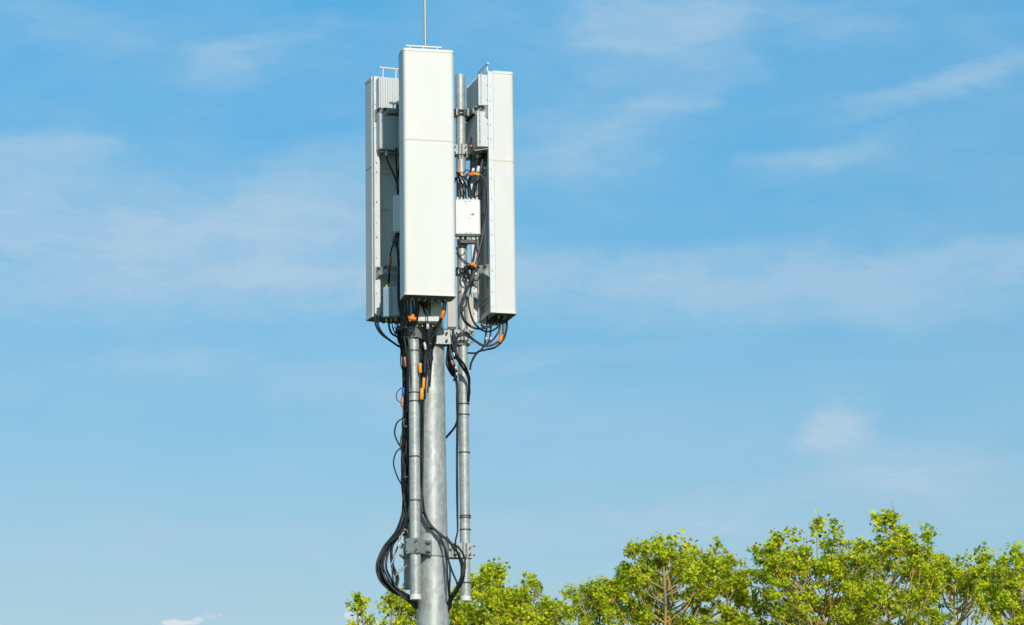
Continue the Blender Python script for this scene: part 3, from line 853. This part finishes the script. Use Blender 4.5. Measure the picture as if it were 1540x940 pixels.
# tangle beside the right pipe
cabs = []
for k in range(6):
    f = k / 5
    cabs.append((jit([(678 + 6 * f, 500 + 4 * f, -.12), (682 + 3 * f, 520, -.14), (684 + 4 * f, 535, -.14), (694 + 5 * f, 550, -.1), (704 + 2 * f, 568, -.04), (706 - f, 590, .0), (704, 604, .04)], 1.2), .0075))
for k in range(6):
    f = k / 5
    cabs.append((jit([(676 + 3 * f, 505, -.05), (672 + 6 * f, 530, -.05), (671 + 9 * f, 548 + 2 * f, -.05), (679 + 5 * f, 562, -.03), (686, 572, 0), (687.5, 600, 0), (688, 640, 0), (687.5, 720, 0), (688, 780, .0)], .9), .0065 if k % 2 else .0085))
cabs.append(([(688, 600, .02), (688, 628, .02), (684, 642, .05), (676, 652, .08), (668, 661, .12), (660, 668, .2)], .010))
cabs.append(([(688, 610, .0), (687, 634, .02), (680, 648, .05), (671, 658, .1), (662, 664, .16)], .008))
for k in range(4):
    cabs.append((jit([(680, 512, -.1), (676, 530, -.1), (681, 548, -.1), (686, 562, -.08), (684, 572, -.05)], 2.5), .006, M_CABG if k % 2 else M_CAB))
bundle('cable_bundle', 'tangle of thin cables between the mast and the right pipe, running down it', cabs,
       [((682, 530, -.16), (683, 536, -.16), .008, M_SIL), ((685, 551, -.16), (686, 556, -.16), .008, M_SIL), ((687, 560, -.15), (687.5, 565, -.15), .008, M_SIL), ((679, 542, -.15), (681, 549, -.15), .010, M_PINK)])

# ------------------------------------------------------------------ trees
lm = bpy.data.materials.new('leaves'); lm.use_nodes = True
t = lm.node_tree; t.nodes.clear()
o_ = t.nodes.new('ShaderNodeOutputMaterial'); ge = t.nodes.new('ShaderNodeNewGeometry')
rp = t.nodes.new('ShaderNodeValToRGB')
el_ = rp.color_ramp.elements
el_[0].position = 0; el_[0].color = (.09, .15, .008, 1)
el_[1].position = 1; el_[1].color = (.36, .17, .02, 1)
for p_, c_ in ((.24, (.22, .31, .008)), (.52, (.50, .57, .008)), (.82, (.72, .74, .012)), (.93, (.66, .50, .015))):
    k_ = el_.new(p_); k_.color = c_ + (1,)
t.links.new(ge.outputs['Random Per Island'], rp.inputs[0])
pb = t.nodes.new('ShaderNodeBsdfPrincipled'); pb.inputs['Roughness'].default_value = .5; pb.inputs['Specular IOR Level'].default_value = .35
tr = t.nodes.new('ShaderNodeBsdfTranslucent'); mx = t.nodes.new('ShaderNodeMixShader'); mx.inputs[0].default_value = .36
hs_ = t.nodes.new('ShaderNodeHueSaturation'); hs_.inputs['Value'].default_value = 1.9
t.links.new(rp.outputs[0], pb.inputs['Base Color']); t.links.new(rp.outputs[0], hs_.inputs['Color']); t.links.new(hs_.outputs[0], tr.inputs[0])
t.links.new(pb.outputs[0], mx.inputs[1]); t.links.new(tr.outputs[0], mx.inputs[2]); t.links.new(mx.outputs[0], o_.inputs[0])
M_LEAF = lm
bm_ = bpy.data.materials.new('bark'); bm_.use_nodes = True
t = bm_.node_tree; pb = t.nodes['Principled BSDF']; pb.inputs['Roughness'].default_value = .85
nn = t.nodes.new('ShaderNodeTexNoise'); nn.inputs['Scale'].default_value = 2.2; nn.inputs['Detail'].default_value = 8
gc = t.nodes.new('ShaderNodeTexCoord'); t.links.new(gc.outputs['Object'], nn.inputs['Vector'])
rp = t.nodes.new('ShaderNodeValToRGB'); rp.color_ramp.elements[0].position = .42; rp.color_ramp.elements[0].color = (.26, .22, .17, 1)
rp.color_ramp.elements[1].position = .60; rp.color_ramp.elements[1].color = (.55, .33, .05, 1)
t.links.new(nn.outputs[0], rp.inputs[0]); t.links.new(rp.outputs[0], pb.inputs['Base Color'])
M_BARK = bm_

SIL = [(520, 960), (530, 905), (537, 899), (544, 905), (550, 950), (572, 945), (580, 900), (590, 892), (600, 888), (612, 884), (640, 888), (660, 884), (690, 882), (708, 878), (716, 872), (730, 862), (740, 858), (752, 862), (758, 872), (770, 872), (785, 866),
       (800, 866), (812, 878), (818, 905), (828, 892), (845, 898), (858, 895), (866, 872), (885, 866), (905, 867), (925, 872), (934, 850), (950, 826), (975, 813), (1000, 806), (1020, 820), (1050, 822), (1068, 830), (1090, 838),
       (1110, 834), (1124, 848), (1130, 900), (1137, 905), (1142, 818), (1158, 812), (1172, 812), (1182, 816), (1200, 828), (1212, 822), (1231, 826), (1245, 812), (1265, 816), (1276, 838), (1290, 824), (1305, 802),
       (1315, 794), (1328, 794), (1342, 790), (1352, 788), (1370, 794), (1384, 820), (1402, 828), (1412, 832), (1440, 832), (1452, 842), (1464, 832), (1478, 828), (1486, 845), (1492, 868), (1497, 850), (1512, 838), (1525, 824), (1545, 828), (1570, 835), (1600, 860), (1640, 930)]
def sil(x):
    if x <= SIL[0][0]: return SIL[0][1]
    for (a, ya), (b_, yb) in zip(SIL, SIL[1:]):
        if x <= b_: return ya + (yb - ya) * (x - a) / (b_ - a)
    return SIL[-1][1]
LEAF = [(0, 0), (.30, .10), (.62, .06), (.42, .34), (.56, .66), (.26, .62), (0, 1.0), (-.26, .62), (-.56, .66), (-.42, .34), (-.62, .06), (-.30, .10)]
def add_leaf(V, Fc, rg, c, size, outward):
    nrm = (outward * .6 + Vector((rg.gauss(0, .42), rg.gauss(-.55, .42), rg.gauss(.55, .4)))).normalized()
    ax = Vector((rg.gauss(0, 1), rg.gauss(0, 1), rg.gauss(-.4, .7)))
    ax = ax - nrm * ax.dot(nrm)
    if ax.length < .01: ax = nrm.orthogonal()
    ax.normalize(); bx = nrm.cross(ax)
    fold = rg.uniform(.1, .5); cup = rg.uniform(-.35, .2)
    o = len(V)
    for (x, y) in LEAF:
        q_ = c + bx * (x * size) + ax * (y * size) + nrm * ((abs(x) * fold + y * y * cup) * size)
        V.append(q_[:])
    Fc.append((o, o + 1, o + 2, o + 3, o + 4, o + 5, o + 6))
    Fc.append((o, o + 6, o + 7, o + 8, o + 9, o + 10, o + 11))

def tree(seed, x0, x1, tpx, v0, crown_r, label, sprigs=(), dens=1.0, size=1.0):
    rg = random.Random(seed)
    basep = P(tpx, 900, v0)
    base = Vector((basep.x, basep.y, 0))
    sc = F / (MY + v0) * .98       # px per metre
    clumps = []
    # silhouette clumps + interior
    wpx = x1 - x0
    xm = (x0 + x1) / 2
    def ok(px):
        return x0 <= px <= x1
    # top layer hugging the outline
    px = x0
    while px < x1:
        r_ = rg.uniform(.10, .19) * size
        lowy = rg.choice((0, 0, 4, 14, 26))
        clumps.append((px, sil(px) + r_ * sc * .75 + lowy, v0 + rg.uniform(-.55, .55) * crown_r, r_))
        if rg.random() < .7:
            clumps.append((px + rg.uniform(-6, 6), sil(px) + r_ * sc * 1.2 + rg.uniform(12, 26), v0 + rg.uniform(-.8, .8) * crown_r, r_))
        px += rg.uniform(11, 19)
    depth_px = 300
    nbody = int(wpx * depth_px / 300 * dens)
    for _ in range(nbody):
        px = rg.uniform(x0, x1); u = rg.random()
        py = sil(px) + 26 + u ** 1.25 * depth_px
        edge = min(1, min(px - x0, x1 - px) / (wpx * .25) + .35)
        lim = crown_r * edge * min(1, .35 + (py - sil(px)) / 120)
        clumps.append((px, py, v0 + rg.uniform(-1, 1) * lim, rg.uniform(.13, .24) * size))
    V = []; Fc = []
    br = MB()
    # limb skeleton: trunk splits into limbs that reach groups of clumps
    pts = [(P(a, b_, c_) - base, r_) for (a, b_, c_, r_) in clumps]
    zlow = min(p.z for p, _ in pts)
    fork = Vector((0, 0, max(1.4, zlow - .9)))
    trunk_r = .10 + crown_r * .035
    tb = MB()
    tb.tube(spline([(0, 0, 0), (rg.uniform(-.1, .1), rg.uniform(-.1, .1), fork.z * .5), fork], 4), [trunk_r * 1.5] + [trunk_r * (1.25 - .03 * k) for k in range(8)], 14)
    nl = max(4, int(wpx / 34))
    seeds_ = rg.sample(pts, min(nl, len(pts)))
    groups = [[] for _ in seeds_]
    for p, r_ in pts:
        k = min(range(len(seeds_)), key=lambda i: (seeds_[i][0] - p).xy.length_squared + .25 * (seeds_[i][0].z - p.z) ** 2)
        groups[k].append((p, r_))
    for gr in groups:
        if not gr: continue
        cen = sum((p for p, _ in gr), Vector()) / len(gr)
        top = max(gr, key=lambda q_: q_[0].z)[0]
        mid = fork.lerp(cen, .5) + Vector((rg.uniform(-.2, .2), rg.uniform(-.2, .2), .0))
        path = spline([fork, mid, cen.lerp(Vector((cen.x, cen.y, min(p.z for p, _ in gr))), .6), cen, top], 6)
        L = len(path)
        rad_ = [max(.008, .034 * (1 - i / L) ** .9 + .0045) for i in range(L)]
        br.tube(path, rad_, 7)
        for p, r_ in gr:
            # join this clump to a lower point on its limb
            cand = [q_ for q_ in path if q_.z < p.z - .12 - .75 * (q_ - p).xy.length] or [path[0]]
            st = min(cand, key=lambda q_: (q_ - p).length)
            d_ = p - st
            m1 = st + d_ * .5 + Vector((d_.x * .12, d_.y * .12, -.10 * d_.length)) + Vector((rg.uniform(-.05, .05), rg.uniform(-.05, .05), 0))
            pa = spline([st, m1, p], 4)
            r0 = min(.02, .007 + d_.length * .007)
            br.tube(pa, [r0 * (1 - i / len(pa)) + .0035 for i in range(len(pa))], 5, False)
    for p, r_ in pts:
        nt_ = max(3, int(r_ * 26))
        tips = []
        for _ in range(nt_):
            d_ = Vector((rg.gauss(0, 1), rg.gauss(0, 1), rg.gauss(.35, .8))).normalized()
            tip = p + d_ * r_ * rg.uniform(.5, 1.05)
            if rg.random() < .9:
                br.tube([p - Vector((0, 0, r_ * .4)), p.lerp(tip, .5) - Vector((0, 0, .01)), tip], [.006, .0045, .003], 4, False)
            tips.append((tip, d_))
        nleaf = int(50 + r_ * 1200 * rg.uniform(.5, 1.1))
        for _ in range(nleaf):
            tp, d_ = rg.choice(tips)
            c = tp + Vector((rg.gauss(0, .042), rg.gauss(0, .042), rg.gauss(0, .036)))
            add_leaf(V, Fc, rg, c, rg.uniform(.018, .056), d_)
    # bare or thinly leaved vertical shoots
    for (sx, sy, ln, cl) in sprigs:
        a = P(sx, sy, v0) - base
        bb = a - Vector((rg.uniform(-.05, .05), 0, ln / sc))
        br.tube([bb, a.lerp(bb, .5) + Vector((rg.uniform(-.02, .02), 0, 0)), a], [.009, .006, .003], 5, False)
        for _ in range(int(cl * 2.6)):
            f = rg.random() ** 1.5
            c = a.lerp(bb, f * .5) + Vector((rg.gauss(0, .065), rg.gauss(0, .06), rg.gauss(0, .04)))
            add_leaf(V, Fc, rg, c, rg.uniform(.04, .085), Vector((rg.gauss(0, .6), rg.gauss(0, .6), .4)))
    e = empty('tree', base, label, 'tree', group='leafy trees behind the mast')
    tb.build('trunk', M_BARK, e)
    br.build('branches', M_BARK, e)
    me = bpy.data.meshes.new('crown'); me.from_pydata(V, [], Fc); me.materials.append(M_LEAF); me.update()
    o = bpy.data.objects.new('crown', me); COL.objects.link(o); o.parent = e
    return e, len(Fc)

tree(21, 526, 700, 600, 17, 1.3, 'low thin tree behind the foot of the mast, a lone sprig at its left edge', [(537, 896, 60, 30), (600, 888, 40, 14)], .7, .8)
tree(22, 704, 860, 770, 19, 1.6, 'small loose tree just right of the mast with a short pointed top', [(738, 850, 50, 44), (750, 852, 50, 20), (728, 856, 50, 20), (716, 868, 60, 10), (795, 864, 50, 16)])
tree(23, 862, 1128, 1000, 21, 2.2, 'broad rounded tree between the small tree and the tallest tree', [(1078, 814, 55, 26), (1030, 812, 40, 14), (955, 818, 40, 16), (1128, 858, 50, 14), (988, 806, 40, 12), (1010, 803, 40, 12)])
tree(24, 1136, 1408, 1270, 20, 2.3, 'tallest tree with many upright leafy shoots and a bushy peak', [(1231, 778, 70, 40), (1258, 784, 60, 28), (1192, 798, 60, 20), (1166, 802, 45, 22), (1330, 772, 50, 44), (1344, 776, 50, 26), (1320, 778, 40, 20), (1341, 752, 40, 0), (1394, 796, 55, 34), (1284, 816, 50, 16), (1213, 805, 50, 8)])
tree(25, 1404, 1490, 1450, 23, 1.7, 'narrow tree between the tallest tree and the one cut by the right edge', [(1477, 826, 50, 18), (1450, 832, 40, 12)])
tree(26, 1488, 1640, 1560, 18, 1.9, 'tree cut off by the right edge of the picture', [(1503, 838, 60, 20), (1525, 822, 60, 26)])
